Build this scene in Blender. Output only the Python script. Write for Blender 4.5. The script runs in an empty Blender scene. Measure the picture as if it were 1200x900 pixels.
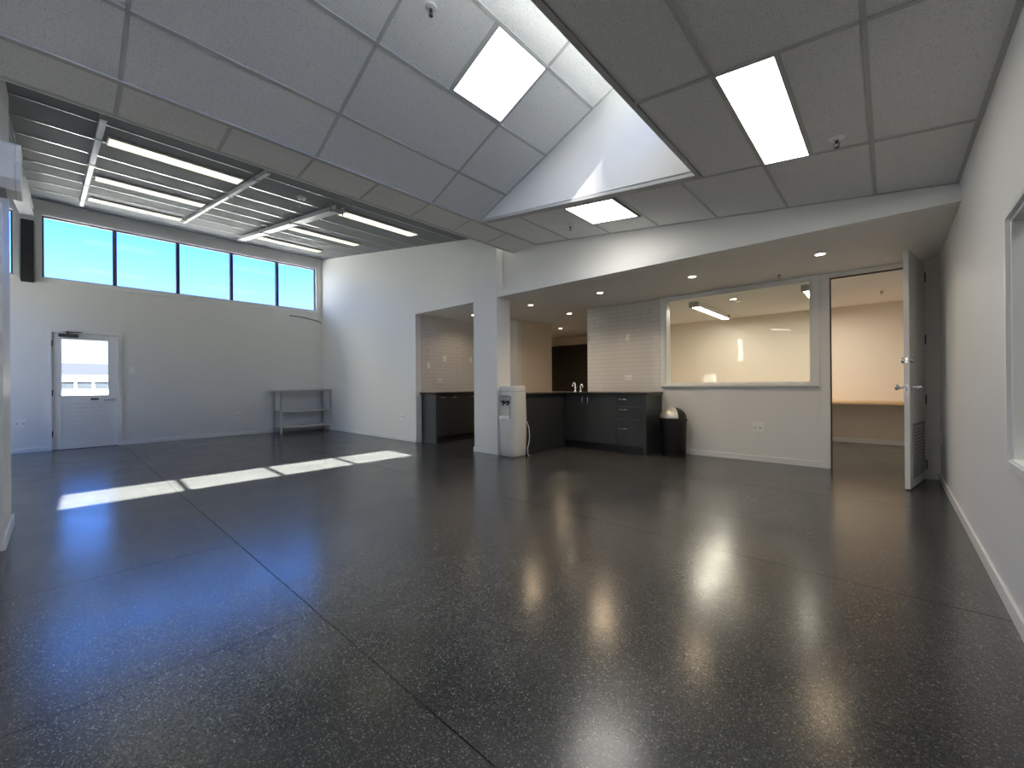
import bpy, bmesh, math, random
from mathutils import Vector, Matrix
random.seed(7)
scene = bpy.context.scene
COL = scene.collection
PI = math.pi

# ------------------------------------------------------------------ camera
cam_data = bpy.data.cameras.new('camera')
cam_data.sensor_fit = 'HORIZONTAL'
cam_data.sensor_width = 36.0
cam_data.lens = 483.82 / 1200.0 * 36.0
cam_data.clip_start = 0.02
cam_data.clip_end = 500
cam = bpy.data.objects.new('camera', cam_data)
COL.objects.link(cam)
YAW, PITCH, ROLL = 0.738626, 0.0013047, -0.0083083
_fw = Vector((-math.sin(YAW) * math.cos(PITCH), math.cos(YAW) * math.cos(PITCH), math.sin(PITCH)))
_r0 = Vector((math.cos(YAW), math.sin(YAW), 0))
_u0 = _r0.cross(_fw)
_r = _r0 * math.cos(ROLL) + _u0 * math.sin(ROLL)
_u = _r.cross(_fw)
cam.matrix_world = Matrix(((_r.x, _u.x, -_fw.x, 0), (_r.y, _u.y, -_fw.y, 0), (_r.z, _u.z, -_fw.z, 1.06), (0, 0, 0, 1)))
scene.camera = cam

# ------------------------------------------------------------------ colour management and sky
scene.view_settings.view_transform = 'Standard'
scene.view_settings.look = 'None'
scene.view_settings.gamma = 1.0
scene.view_settings.exposure = 0.22
scene.view_settings.use_curve_mapping = False
scene.cycles.use_denoising = True
scene.cycles.denoising_prefilter = 'ACCURATE'
scene.cycles.denoising_input_passes = 'RGB_ALBEDO_NORMAL'
scene.cycles.max_bounces = 14
scene.cycles.diffuse_bounces = 8
scene.cycles.glossy_bounces = 6
scene.cycles.transparent_max_bounces = 24
scene.cycles.sample_clamp_indirect = 0.0
scene.cycles.caustics_reflective = False
scene.cycles.caustics_refractive = False

world = bpy.data.worlds.new('sky')
scene.world = world
world.use_nodes = True
wn, wl = world.node_tree.nodes, world.node_tree.links
wn.clear()
w_out = wn.new('ShaderNodeOutputWorld')
w_bg = wn.new('ShaderNodeBackground')
w_bg.inputs['Strength'].default_value = 4.0
w_ramp = wn.new('ShaderNodeValToRGB')
w_sep = wn.new('ShaderNodeSeparateXYZ')
w_tc = wn.new('ShaderNodeTexCoord')
wl.new(w_tc.outputs['Generated'], w_sep.inputs[0])
wl.new(w_sep.outputs['Z'], w_ramp.inputs['Fac'])
wl.new(w_ramp.outputs['Color'], w_bg.inputs['Color'])
wl.new(w_bg.outputs[0], w_out.inputs[0])
els = w_ramp.color_ramp.elements
SKY = [(0.0, (1.5, 1.6, 1.7)), (0.10, (1.15, 1.4, 1.7)), (0.17, (0.60, 1.2, 2.9)), (0.27, (0.27, 0.95, 3.9)), (0.40, (0.42, 1.25, 4.0)),
       (0.55, (0.45, 1.0, 2.6)), (1.0, (0.30, 0.70, 1.9))]
while len(els) < len(SKY):
    els.new(0.5)
for e, (p, c) in zip(els, SKY):
    e.position = p
    e.color = (c[0] / 4, c[1] / 4, c[2] / 4, 1)

sun_data = bpy.data.lights.new('sun', 'SUN')
sun_data.energy = 97.0
sun_data.color = (1.0, 0.95, 0.88)
sun_data.angle = math.radians(0.53)
sun = bpy.data.objects.new('sun', sun_data)
COL.objects.link(sun)
SUN_RATIO = 1.27                                  # metres along the floor per metre of height
sun.rotation_euler = Vector((-SUN_RATIO, 0.035 * SUN_RATIO, -1.0)).to_track_quat('-Z', 'Y').to_euler()
sun.location = (12, 0, 12)


def portal(name, loc, normal, sx, sy):
    d = bpy.data.lights.new(name, 'AREA')
    d.shape = 'RECTANGLE'
    d.size, d.size_y = sx, sy
    d.cycles.is_portal = True
    o = bpy.data.objects.new(name, d)
    COL.objects.link(o)
    o.location = loc
    o.rotation_euler = Vector(normal).to_track_quat('-Z', 'Y').to_euler()
    return o


# ------------------------------------------------------------------ materials
def new_mat(name):
    m = bpy.data.materials.new(name)
    m.use_nodes = True
    nt = m.node_tree
    return m, nt.nodes, nt.links, nt.nodes['Principled BSDF']


def paint(name, col, rough=0.6, spec=0.5, metal=0.0, bump=0.0, bscale=200.0, vary=0.0, vscale=3.0):
    m, n, l, b = new_mat(name)
    b.inputs['Base Color'].default_value = (*col, 1)
    b.inputs['Roughness'].default_value = rough
    b.inputs['Metallic'].default_value = metal
    b.inputs['Specular IOR Level'].default_value = spec
    tc = n.new('ShaderNodeTexCoord')
    if vary:
        nz = n.new('ShaderNodeTexNoise')
        nz.inputs['Scale'].default_value = vscale
        nz.inputs['Detail'].default_value = 4
        l.new(tc.outputs['Object'], nz.inputs['Vector'])
        mix = n.new('ShaderNodeMix')
        mix.data_type = 'RGBA'
        mix.inputs[6].default_value = (*[c * (1 - vary) for c in col], 1)
        mix.inputs[7].default_value = (*[min(1, c * (1 + vary)) for c in col], 1)
        l.new(nz.outputs['Fac'], mix.inputs[0])
        l.new(mix.outputs[2], b.inputs['Base Color'])
    if bump:
        nb = n.new('ShaderNodeTexNoise')
        nb.inputs['Scale'].default_value = bscale
        nb.inputs['Detail'].default_value = 3
        l.new(tc.outputs['Object'], nb.inputs['Vector'])
        bp = n.new('ShaderNodeBump')
        bp.inputs['Strength'].default_value = bump
        bp.inputs['Distance'].default_value = 0.002
        l.new(nb.outputs['Fac'], bp.inputs['Height'])
        l.new(bp.outputs['Normal'], b.inputs['Normal'])
    return m


def emit(name, col, strength):
    m, n, l, b = new_mat(name)
    n.remove(b)
    e = n.new('ShaderNodeEmission')
    e.inputs['Color'].default_value = (*col, 1)
    e.inputs['Strength'].default_value = strength
    l.new(e.outputs[0], n['Material Output'].inputs[0])
    return m


def glass(name, tint=(0.94, 0.97, 0.96)):
    m, n, l, b = new_mat(name)
    n.remove(b)
    t = n.new('ShaderNodeBsdfTransparent')
    t.inputs['Color'].default_value = (*tint, 1)
    g = n.new('ShaderNodeBsdfGlossy')
    g.inputs['Roughness'].default_value = 0.0
    f = n.new('ShaderNodeFresnel')
    geo = n.new('ShaderNodeNewGeometry')             # a thin sheet: the same Fresnel curve on both faces
    ior = n.new('ShaderNodeMapRange')
    ior.inputs[3].default_value, ior.inputs[4].default_value = 1.45, 1 / 1.45
    l.new(geo.outputs['Backfacing'], ior.inputs[0])
    l.new(ior.outputs[0], f.inputs['IOR'])
    mx = n.new('ShaderNodeMixShader')
    l.new(f.outputs[0], mx.inputs[0])
    l.new(t.outputs[0], mx.inputs[1])
    l.new(g.outputs[0], mx.inputs[2])
    l.new(mx.outputs[0], n['Material Output'].inputs[0])
    return m


def floor_vinyl():
    m, n, l, b = new_mat('speckled_vinyl')
    tc = n.new('ShaderNodeTexCoord')
    vo = n.new('ShaderNodeTexVoronoi')
    vo.inputs['Scale'].default_value = 240
    l.new(tc.outputs['Object'], vo.inputs['Vector'])
    sep = n.new('ShaderNodeSeparateColor')
    l.new(vo.outputs['Color'], sep.inputs[0])
    r1 = n.new('ShaderNodeValToRGB')
    r1.color_ramp.interpolation = 'CONSTANT'
    e = r1.color_ramp.elements
    e[0].position, e[0].color = 0.0, (0.037, 0.039, 0.041, 1)
    e[1].position, e[1].color = 0.40, (0.049, 0.050, 0.051, 1)
    for p, c in ((0.74, (0.074, 0.073, 0.070)), (0.90, (0.125, 0.123, 0.117)), (0.975, (0.20, 0.197, 0.185))):
        x = e.new(p)
        x.color = (*c, 1)
    l.new(sep.outputs[0], r1.inputs['Fac'])
    nz = n.new('ShaderNodeTexNoise')
    nz.inputs['Scale'].default_value = 1.3
    nz.inputs['Detail'].default_value = 5
    l.new(tc.outputs['Object'], nz.inputs['Vector'])
    mr = n.new('ShaderNodeMapRange')
    mr.inputs[1].default_value, mr.inputs[2].default_value = 0.3, 0.7
    mr.inputs[3].default_value, mr.inputs[4].default_value = 0.88, 1.12
    l.new(nz.outputs['Fac'], mr.inputs[0])
    mul = n.new('ShaderNodeMix')
    mul.data_type = 'RGBA'
    mul.blend_type = 'MULTIPLY'
    mul.inputs[0].default_value = 1
    l.new(r1.outputs['Color'], mul.inputs[6])
    l.new(mr.outputs[0], mul.inputs[7])
    l.new(mul.outputs[2], b.inputs['Base Color'])
    n2 = n.new('ShaderNodeTexNoise')
    n2.inputs['Scale'].default_value = 2.6
    n2.inputs['Detail'].default_value = 6
    l.new(tc.outputs['Object'], n2.inputs['Vector'])
    m2 = n.new('ShaderNodeMapRange')
    m2.inputs[1].default_value, m2.inputs[2].default_value = 0.3, 0.7
    m2.inputs[3].default_value, m2.inputs[4].default_value = 0.19, 0.245
    l.new(n2.outputs['Fac'], m2.inputs[0])
    l.new(m2.outputs[0], b.inputs['Roughness'])
    b.inputs['IOR'].default_value = 1.78
    return m


def ceiling_tile_mat():
    m, n, l, b = new_mat('mineral_fibre_tile')
    tc = n.new('ShaderNodeTexCoord')
    nz = n.new('ShaderNodeTexNoise')
    nz.inputs['Scale'].default_value = 130
    nz.inputs['Detail'].default_value = 4
    l.new(tc.outputs['Object'], nz.inputs['Vector'])
    rp = n.new('ShaderNodeValToRGB')
    e = rp.color_ramp.elements
    e[0].position, e[0].color = 0.34, (0.58, 0.58, 0.575, 1)
    e[1].position, e[1].color = 0.46, (0.80, 0.80, 0.795, 1)
    l.new(nz.outputs['Fac'], rp.inputs['Fac'])
    l.new(rp.outputs['Color'], b.inputs['Base Color'])
    b.inputs['Roughness'].default_value = 0.85
    bp = n.new('ShaderNodeBump')
    bp.inputs['Strength'].default_value = 0.25
    bp.inputs['Distance'].default_value = 0.002
    l.new(nz.outputs['Fac'], bp.inputs['Height'])
    l.new(bp.outputs['Normal'], b.inputs['Normal'])
    return m


M = {}
M['wall'] = paint('wall_paint', (0.80, 0.795, 0.775), 0.55, bump=0.08, bscale=260)
M['white'] = paint('white_enamel', (0.82, 0.82, 0.81), 0.35)
M['plaster'] = paint('ceiling_plaster', (0.80, 0.80, 0.79), 0.7)
M['tile'] = ceiling_tile_mat()
M['grid'] = paint('grey_grid_metal', (0.50, 0.505, 0.50), 0.5)
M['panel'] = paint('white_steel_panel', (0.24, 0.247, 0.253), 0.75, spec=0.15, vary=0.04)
M['strip'] = paint('bright_aluminium', (0.95, 0.955, 0.96), 0.2, metal=1.0)
M['floor'] = floor_vinyl()
M['sub'] = paint('seam_filler', (0.012, 0.012, 0.013), 0.6)
M['glass'] = glass('clear_glass')
M['alu'] = paint('dark_aluminium', (0.045, 0.05, 0.07), 0.4)
M['steel_dark'] = paint('dark_steel', (0.03, 0.028, 0.032), 0.5)
M['chrome'] = paint('brushed_chrome', (0.75, 0.75, 0.74), 0.22, metal=1.0)
M['bronze'] = paint('dark_metal', (0.10, 0.095, 0.09), 0.4, metal=0.8)
M['cab'] = paint('charcoal_laminate', (0.027, 0.030, 0.032), 0.45, vary=0.06, vscale=8)
M['top'] = paint('black_worktop', (0.012, 0.012, 0.013), 0.25)
M['black'] = paint('black_plastic', (0.009, 0.009, 0.010), 0.45)
M['kick'] = paint('black_kickboard', (0.010, 0.010, 0.011), 0.5)
M['brick'] = paint('white_glazed_tile', (0.70, 0.685, 0.66), 0.13)
M['grout'] = paint('grey_grout', (0.36, 0.35, 0.335), 0.8)
M['plate'] = paint('white_switch_plastic', (0.88, 0.88, 0.87), 0.3)
M['socket'] = paint('pale_socket_plastic', (0.62, 0.62, 0.60), 0.35)
M['cooler'] = paint('cream_cooler_plastic', (0.70, 0.69, 0.65), 0.33)
M['grey'] = paint('grey_plastic', (0.34, 0.34, 0.33), 0.4)
M['silver'] = paint('satin_silver', (0.62, 0.60, 0.56), 0.33, metal=0.6)
M['shelf'] = paint('painted_steel_shelf', (0.66, 0.66, 0.62), 0.45)
M['shelf_leg'] = paint('grey_steel_leg', (0.52, 0.52, 0.50), 0.45)
M['cup'] = paint('dark_brown_cupboard', (0.007, 0.005, 0.004), 0.45)
M['wood'] = paint('pale_wood_desk', (0.55, 0.36, 0.20), 0.4, vary=0.12, vscale=14)
M['beige'] = paint('beige_paint', (0.76, 0.69, 0.60), 0.6)
M['tray'] = paint('pale_cable_tray', (0.50, 0.505, 0.51), 0.35)
M['concrete'] = paint('outdoor_concrete', (0.42, 0.41, 0.39), 0.9, vary=0.1)
M['neigh'] = paint('white_weatherboard', (0.80, 0.80, 0.78), 0.7)
M['rafter'] = paint('grey_rafter_paint', (0.40, 0.405, 0.41), 0.5)
M['backdrop'] = paint('backdrop_grey', (0.55, 0.55, 0.53), 0.8)
M['roofing'] = paint('grey_roof_membrane', (0.13, 0.133, 0.136), 0.8)
M['nroof'] = paint('grey_roofing', (0.022, 0.022, 0.021), 0.6)
M['nglass'] = paint('dark_window', (0.02, 0.024, 0.03), 0.1)
M['leaf'] = paint('yellow_green_foliage', (0.22, 0.26, 0.05), 0.8, vary=0.3, vscale=6)
M['red'] = emit('red_indicator', (1.0, 0.12, 0.08), 2.0)
M['lamp'] = emit('panel_light', (1.0, 0.965, 0.90), 9.5)
M['lamp_strip'] = emit('strip_light_diffuser', (1.0, 0.97, 0.68), 1.5)
M['lamp_warm'] = emit('warm_diffuser', (1.0, 0.90, 0.74), 46.0)
M['lamp_down'] = emit('downlight_lens', (1.0, 0.82, 0.56), 17.0)


GLOW = ('panel_light', 'strip_light_diffuser', 'downlight_lens', 'warm_diffuser')


# ------------------------------------------------------------------ mesh helpers
class MB:
    def __init__(self):
        self.v, self.f = [], []

    def quadbox(self, p):                         # 8 points: bottom ring then top ring
        b = len(self.v)
        self.v += [tuple(q) for q in p]
        for f in ((3, 2, 1, 0), (4, 5, 6, 7), (0, 1, 5, 4), (1, 2, 6, 5), (2, 3, 7, 6), (3, 0, 4, 7)):
            self.f.append(tuple(b + i for i in f))
        return self

    def box(self, x0, x1, y0, y1, z0, z1):
        x0, x1 = min(x0, x1), max(x0, x1)
        y0, y1 = min(y0, y1), max(y0, y1)
        z0, z1 = min(z0, z1), max(z0, z1)
        return self.quadbox([(x0, y0, z0), (x1, y0, z0), (x1, y1, z0), (x0, y1, z0),
                             (x0, y0, z1), (x1, y0, z1), (x1, y1, z1), (x0, y1, z1)])

    def slab(self, x0, x1, y0, y1, zf, d0, d1):   # a slab under a sloping plane zf(x), from d0 to d1 above it
        x0, x1 = min(x0, x1), max(x0, x1)
        a, b = zf(x0), zf(x1)
        return self.quadbox([(x0, y0, a + d0), (x1, y0, b + d0), (x1, y1, b + d0), (x0, y1, a + d0),
                             (x0, y0, a + d1), (x1, y0, b + d1), (x1, y1, b + d1), (x0, y1, a + d1)])

    def prism(self, pts, axis, a0, a1):           # polygon swept along an axis; pts are in the other two axes
        b = len(self.v)
        n = len(pts)
        for a in (a0, a1):
            for p, q in pts:
                self.v.append((a, p, q) if axis == 0 else (p, a, q) if axis == 1 else (p, q, a))
        self.f.append(tuple(b + i for i in range(n)))
        self.f.append(tuple(b + n + i for i in reversed(range(n))))
        for i in range(n):
            j = (i + 1) % n
            self.f.append((b + i, b + n + i, b + n + j, b + j))
        return self

    def rings(self, rings, cap0=True, cap1=True):
        b = len(self.v)
        n = len(rings[0])
        for r in rings:
            self.v += [tuple(p) for p in r]
        for k in range(len(rings) - 1):
            for i in range(n):
                j = (i + 1) % n
                self.f.append((b + k * n + i, b + k * n + j, b + (k + 1) * n + j, b + (k + 1) * n + i))
        if cap0:
            self.f.append(tuple(b + i for i in reversed(range(n))))
        if cap1:
            self.f.append(tuple(b + (len(rings) - 1) * n + i for i in range(n)))
        return self

    def lathe(self, prof, c=(0, 0, 0), n=24):     # prof: (radius, z)
        return self.rings([[(c[0] + r * math.cos(2 * PI * i / n), c[1] + r * math.sin(2 * PI * i / n), c[2] + z)
                            for i in range(n)] for r, z in prof])

    def tube(self, pts, r, n=8):
        pts = [Vector(p) for p in pts]
        rs = []
        up = None
        for i, p in enumerate(pts):
            t = (pts[min(i + 1, len(pts) - 1)] - pts[max(i - 1, 0)]).normalized()
            if up is None:
                up = Vector((0, 0, 1)) if abs(t.z) < 0.9 else Vector((1, 0, 0))
            a = t.cross(up).normalized()
            up = a.cross(t).normalized()
            rr = r[i] if isinstance(r, (list, tuple)) else r
            rs.append([p + (a * math.cos(2 * PI * k / n) + up * math.sin(2 * PI * k / n)) * rr for k in range(n)])
        return self.rings(rs)

    def mesh(self, name, mat, bevel=0.0, smooth=False):
        me = bpy.data.meshes.new(name)
        bm = bmesh.new()
        vs = [bm.verts.new(p) for p in self.v]
        for f in self.f:
            try:
                bm.faces.new([vs[i] for i in f])
            except ValueError:
                pass
        bmesh.ops.recalc_face_normals(bm, faces=bm.faces)
        if bevel:
            bmesh.ops.bevel(bm, geom=list(bm.edges), offset=bevel, segments=2, profile=0.7, affect='EDGES',
                            clamp_overlap=True)
        bm.to_mesh(me)
        bm.free()
        me.materials.append(mat)
        if mat.name in GLOW:                      # only the underside of a lamp diffuser glows
            me.materials.append(M['white'])
            for p in me.polygons:
                if p.normal.z > -0.5:
                    p.material_index = 1
        if smooth:
            for p in me.polygons:
                p.use_smooth = True
            me.set_sharp_from_angle(angle=math.radians(40))
        return me

    def build(self, name, mat, parent=None, loc=None, bevel=0.0, smooth=False):
        o = bpy.data.objects.new(name, self.mesh(name, mat, bevel, smooth))
        COL.objects.link(o)
        if parent:
            o.parent = parent
        if loc:
            o.location = loc
        return o


def inst(name, me, parent, loc):
    o = bpy.data.objects.new(name, me)
    COL.objects.link(o)
    o.parent = parent
    o.location = loc
    return o


def structure(o):
    o['kind'] = 'structure'
    return o


def root(name, loc=(0, 0, 0), rz=0.0):
    o = bpy.data.objects.new(name, None)
    o.empty_display_size = 0.1
    COL.objects.link(o)
    o.location = loc
    o.rotation_euler = (0, 0, rz)
    return o


def tag(o, label, cat, group=None):
    o['label'] = label
    o['category'] = cat
    if group:
        o['group'] = group
    return o


def thing(name, label, cat, loc=(0, 0, 0), rz=0.0, group=None):
    return tag(root(name, loc, rz), label, cat, group)


def copy_tree(o, parent=None):
    c = o.copy()
    COL.objects.link(c)
    c.parent = parent
    for ch in list(o.children):
        copy_tree(ch, c)
    return c


B = lambda *a: MB().box(*a)

# ------------------------------------------------------------------ measures
XL, XR = -10.50, 0.41               # window wall, right wall
YC, YK, YB = 4.46, 4.60, 6.34       # centre wall, bulkhead, back wall
CX0, CX1 = -4.88, -4.365            # column
AX = -6.47                          # left jamb of the kitchenette opening
SOF = 2.385                         # soffit height
YN = -6.25                           # wall behind the camera
EY = -1.3                           # end of the high room, behind the pier
RX, OX = -3.70, -1.147              # skylight opening: ridge edge, glazed edge
OY0, OY1 = -0.71, 3.49
zR = lambda x: 2.557 + 0.1212 * (0.399 - x)          # right ceiling
zB = lambda x: 3.054 - 0.1018 * (RX - x)             # narrow band left of the skylight
zS = lambda x: 3.054 + 0.4101 * (x - RX)             # raised skylight ceiling
zP = lambda x: 4.227 - 0.1492 * (x + 10.505)         # panelled ceiling by the windows
BX = -4.107                          # outer edge of the band

# ------------------------------------------------------------------ floor
fl = structure(B(XL - 0.2, 3.2, YN - 0.2, 10.0, -0.12, -0.003).build('floor', M['sub']))
G = 0.0022
sheets = [(XL, -3.28, YN, 0.81), (-3.28, -2.0, YN, 0.81), (-2.0, XR, YN, 0.81),
          (XL, XR, 0.81, 2.82),
          (XL, XR, 2.82, 4.83), (XL, XR, 4.83, 6.84), (-7.6, 1.2, 6.84, 9.9)]
for x0, x1, y0, y1 in sheets:
    B(x0 + G, x1 - G, y0 + G, y1 - G, -0.003, 0).build('vinyl_sheet', M['floor'], fl)

# ------------------------------------------------------------------ window wall (left)
D0, D1 = -0.125, 0.785               # exterior door frame
W0, W1, WZ0, WZ1 = -0.20, 4.345, 2.90, 4.00
V0, V1 = -1.24, -0.47
T = 0.16
mb = MB()
mb.box(XL - T, XL, EY, D0, 0, WZ0).box(XL - T, XL, D1, YC + .12, 0, WZ0).box(XL - T, XL, D0, D1, 2.065, WZ0)
mb.box(XL - T, XL, EY, V0, WZ0, 4.4).box(XL - T, XL, V1, W0, WZ0, 4.4).box(XL - T, XL, W1, YC + .12, WZ0, 4.4)
mb.box(XL - T, XL, V0, V1, WZ1, 4.4).box(XL - T, XL, W0, W1, WZ1, 4.4)
structure(mb.build('wall_left', M['wall']))


def clerestory(name, y0, y1, mull, x=XL):
    r = structure(root(name, (x, (y0 + y1) / 2, WZ0)))
    o = lambda y: y - (y0 + y1) / 2
    h = WZ1 - WZ0
    f = MB()
    f.box(-T, 0.012, o(y0), o(y0) + .022, 0, h).box(-T, 0.012, o(y1) - .022, o(y1), 0, h)
    f.box(-T, 0.012, o(y0), o(y1), h - .022, h)
    f.box(-T, 0.03, o(y0), o(y1), 0, .028)
    f.build('window_lining', M['white'], r)
    a = MB()
    for z0, z1 in ((.028, .05), (h - .044, h - .022)):
        a.box(-.10, -.05, o(y0) + .022, o(y1) - .022, z0, z1)
    a.box(-.10, -.05, o(y0) + .022, o(y0) + .044, .05, h - .044).box(-.10, -.05, o(y1) - .044, o(y1) - .022, .05, h - .044)
    a.build('window_frame', M['alu'], r)
    ys = [y0 + .044] + mull + [y1 - .044]
    for m_ in mull:
        B(-.11, -.03, o(m_) - .027, o(m_) + .027, .05, h - .044).build('mullion', M['alu'], r)
    for a_, b_ in zip(ys[:-1], ys[1:]):
        B(-.078, -.072, o(a_) + .001, o(b_) - .001, .05, h - .044).build('glass_pane', M['glass'], r)
    # architrave on the room side
    t = MB()
    t.box(0, .014, o(y0) - .05, o(y1) + .05, h, h + .05).box(0, .018, o(y0) - .05, o(y1) + .05, -.055, 0)
    t.box(0, .014, o(y0) - .05, o(y0), 0, h).box(0, .014, o(y1), o(y1) + .05, 0, h)
    t.build('architrave', M['white'], r)
    return r


clerestory('window_1', W0, W1, [0.709, 1.626, 2.543, 3.452])
clerestory('window_2', V0, V1, [])
portal('portal_left', (XL - .2, (W0 + W1) / 2, 3.45), (1, 0, 0), 4.5, 1.1)
portal('portal_left_two', (XL - .2, (V0 + V1) / 2, 3.45), (1, 0, 0), .8, 1.1)

# exterior door
dr = structure(root('door_1', (XL, 0, 0)))
f = MB()
f.box(-T, .018, D0, D0 + .045, 0, 2.065).box(-T, .018, D1 - .045, D1, 0, 2.065).box(-T, .018, D0 + .045, D1 - .045, 2.02, 2.065)
f.box(-.085, -.048, D0 + .045, D0 + .07, 0, 2.02).box(-.085, -.048, D1 - .07, D1 - .045, 0, 2.02)
f.box(-.085, -.048, D0 + .07, D1 - .07, 1.99, 2.02)
f.build('door_frame', M['white'], dr)
B(-T, .0, D0 + .045, D1 - .045, 0, .007).box(-.085, -.048, D0 + .07, D1 - .07, .007, .03).build('threshold', M['bronze'], dr)
y0, y1 = D0 + .047, D1 - .047
g0, g1, gz0, gz1 = .025, .62, .925, 1.92
lf = MB()
lf.box(-.045, -.005, y0, g0, .008, 2.015).box(-.045, -.005, g1, y1, .008, 2.015)
lf.box(-.046, -.030, g0, g1, .008, gz0)
lf.box(-.045, -.005, g0, g1, gz1, 2.015).box(-.045, -.005, g0, g1, .80, gz0).box(-.045, -.005, g0, g1, .008, .20)
leaf = lf.build('door_leaf', M['white'], dr, bevel=.002)
nb = 8
bh = .60 / nb
for i in range(nb):
    B(-.0295, -.012, g0, g1, .20 + i * bh + .004, .20 + (i + 1) * bh - .004).build('board', M['white'], leaf, bevel=.003)
B(-.028, -.022, g0, g1, gz0, gz1).build('glass_pane', M['glass'], leaf)
st = MB()
st.box(-.012, -.002, g0, g0 + .012, gz0, gz1).box(-.012, -.002, g1 - .012, g1, gz0, gz1)
st.box(-.012, -.002, g0, g1, gz0, gz0 + .012).box(-.012, -.002, g0, g1, gz1 - .012, gz1)
st.build('glazing_bead', M['white'], leaf)
for z in (.28, .98, 1.83):
    B(-.012, .004, y0 - .012, y0 + .012, z - .05, z + .05).build('hinge', M['steel_dark'], dr)
hd = MB()
hd.lathe([(.026, -.005), (.026, .004)], n=14)
hd.v = [(p[2] + .004, p[0] + .685, p[1] + .845) for p in hd.v]
hd.tube([(.004, .685, .845), (.05, .685, .845), (.055, .66, .845), (.052, .55, .84)], .009)
hd.build('door_handle', M['chrome'], leaf, smooth=True)
B(-.006, .004, .385, .485, .845, .88).build('letter_plate', M['bronze'], leaf)
dc = MB().box(-.005, .05, .0, .24, 1.945, 1.995)
dc.quadbox([(.03, .10, 1.995), (.05, .10, 1.995), (.05, .13, 1.995), (.03, .13, 1.995),
            (.03, .10, 2.03), (.05, .10, 2.03), (.05, .13, 2.03), (.03, .13, 2.03)])
dc.box(.028, .05, .08, .28, 2.03, 2.042)
dc.build('door_closer', M['bronze'], leaf, bevel=.003)
portal('portal_door', (XL - .2, .32, 1.42), (1, 0, 0), .6, 1.0)


def baseboard(name, x0, x1, y0, y1, h=.075, z=0.0):
    return structure(B(x0, x1, y0, y1, z, h).build(name, M['white'], bevel=.004))


BT = .013
baseboard('baseboard_left', XL, XL + BT, D1, YC)
baseboard('baseboard_left_far', XL, XL + BT, EY, D0)

# ------------------------------------------------------------------ centre wall, column, bulkhead
mb = MB()
mb.box(XL, AX, YC, YC + .12, 0, 4.3).box(AX, CX0, YC, YC + .12, 2.377, 4.3)
structure(mb.build('wall_centre', M['wall']))
structure(B(CX0, CX1, YC, 4.755, 0, 3.6).build('wall_column', M['wall'], bevel=.003))
structure(B(CX1, XR + .15, YK, YK + .14, SOF - .002, 3.6).build('wall_bulkhead', M['wall']))
baseboard('baseboard_centre', XL, AX, YC - BT, YC)
bbc = MB().box(CX0 - BT, CX1 + BT, YC - BT, YC, 0, .075).box(CX1, CX1 + BT, YC, 4.755, 0, .075).box(CX0 - BT, CX0, YC, 4.755, 0, .075)
structure(bbc.build('baseboard_column', M['white'], bevel=.003))

# kitchen, office and hall shell
cs = structure(B(-7.6, XR + .5, YC + .02, 9.95, SOF, SOF + .1).build('ceiling_kitchen', M['plaster']))
structure(B(-6.60, -6.497, YC + .12, 6.46, 0, SOF).build('wall_kitchen_left', M['wall']))
structure(B(-6.60, -5.60, 6.335, 6.45, 0, SOF).build('wall_kitchen_back', M['wall']))
structure(B(-5.72, -5.60, 6.45, 7.49, 0, SOF).build('wall_hall_left', M['beige']))
structure(B(-7.6, -5.72, 7.37, 7.49, 0, SOF).build('wall_hall_return', M['beige']))
structure(B(-7.7, -7.6, 7.37, 9.9, 0, SOF).build('wall_hall_end', M['beige']))
structure(B(-7.6, -3.85, 9.80, 9.90, 0, SOF).build('wall_hall_back', M['beige']))

# back wall with internal window and doorway
KX0 = -3.945                          # left end of the tiled wall
IW0, IW1, IZ0, IZ1 = -2.56, -0.685, 1.035, 2.345
DX0, DX1 = -0.545, 0.275
mb = MB()
mb.box(KX0, IW0, YB, YB + .12, 0, SOF).box(IW0, IW1, YB, YB + .12, 0, IZ0).box(IW0, IW1, YB, YB + .12, IZ1, SOF)
mb.box(IW1, DX0, YB, YB + .12, 0, SOF).box(DX0, DX1, YB, YB + .12, 2.355, SOF).box(DX1, XR + .1, YB, YB + .12, 0, SOF)
structure(mb.build('wall_back', M['wall']))
structure(B(KX0, -3.83, YB + .12, 9.9, 0, SOF).build('wall_hall_right', M['beige']))
YF = 9.33
structure(B(-3.83, 1.0, YF, YF + .1, 0, SOF).build('wall_office_back', M['beige']))
structure(B(0.9, 1.0, YB + .12, YF, 0, SOF).build('wall_office_right', M['beige']))
baseboard('baseboard_office', -3.83, .9, YF - BT, YF)
baseboard('baseboard_back', -2.55, DX0 - .06, YB - BT, YB)
baseboard('baseboard_back_right', DX1 + .06, XR, YB - BT, YB)

iw = structure(root('window_4', ((IW0 + IW1) / 2, YB, IZ0)))
c = (IW0 + IW1) / 2
hw, hh = (IW1 - IW0) / 2, IZ1 - IZ0
f = MB()
f.box(-hw, -hw + .035, -.012, .132, 0, hh).box(hw - .035, hw, -.012, .132, 0, hh)
f.box(-hw + .035, hw - .035, -.012, .132, hh - .03, hh).box(-hw + .035, hw - .035, -.012, .132, 0, .03)
f.build('window_frame', M['white'], iw)
B(-hw + .035, hw - .035, .045, .053, .03, hh - .03).build('glass_pane', M['glass'], iw)
a = MB()
a.box(-hw - .055, -hw + .012, -.022, 0, -.0, hh + .035).box(hw - .012, hw + .06, -.022, 0, 0, hh + .035)
a.box(-hw + .012, hw - .012, -.022, 0, hh - .012, hh + .035)
a.build('architrave', M['white'], iw, bevel=.003)
B(-hw - .055, hw + .06, -.045, 0, -.028, .003).build('sill', M['white'], iw, bevel=.004)

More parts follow.
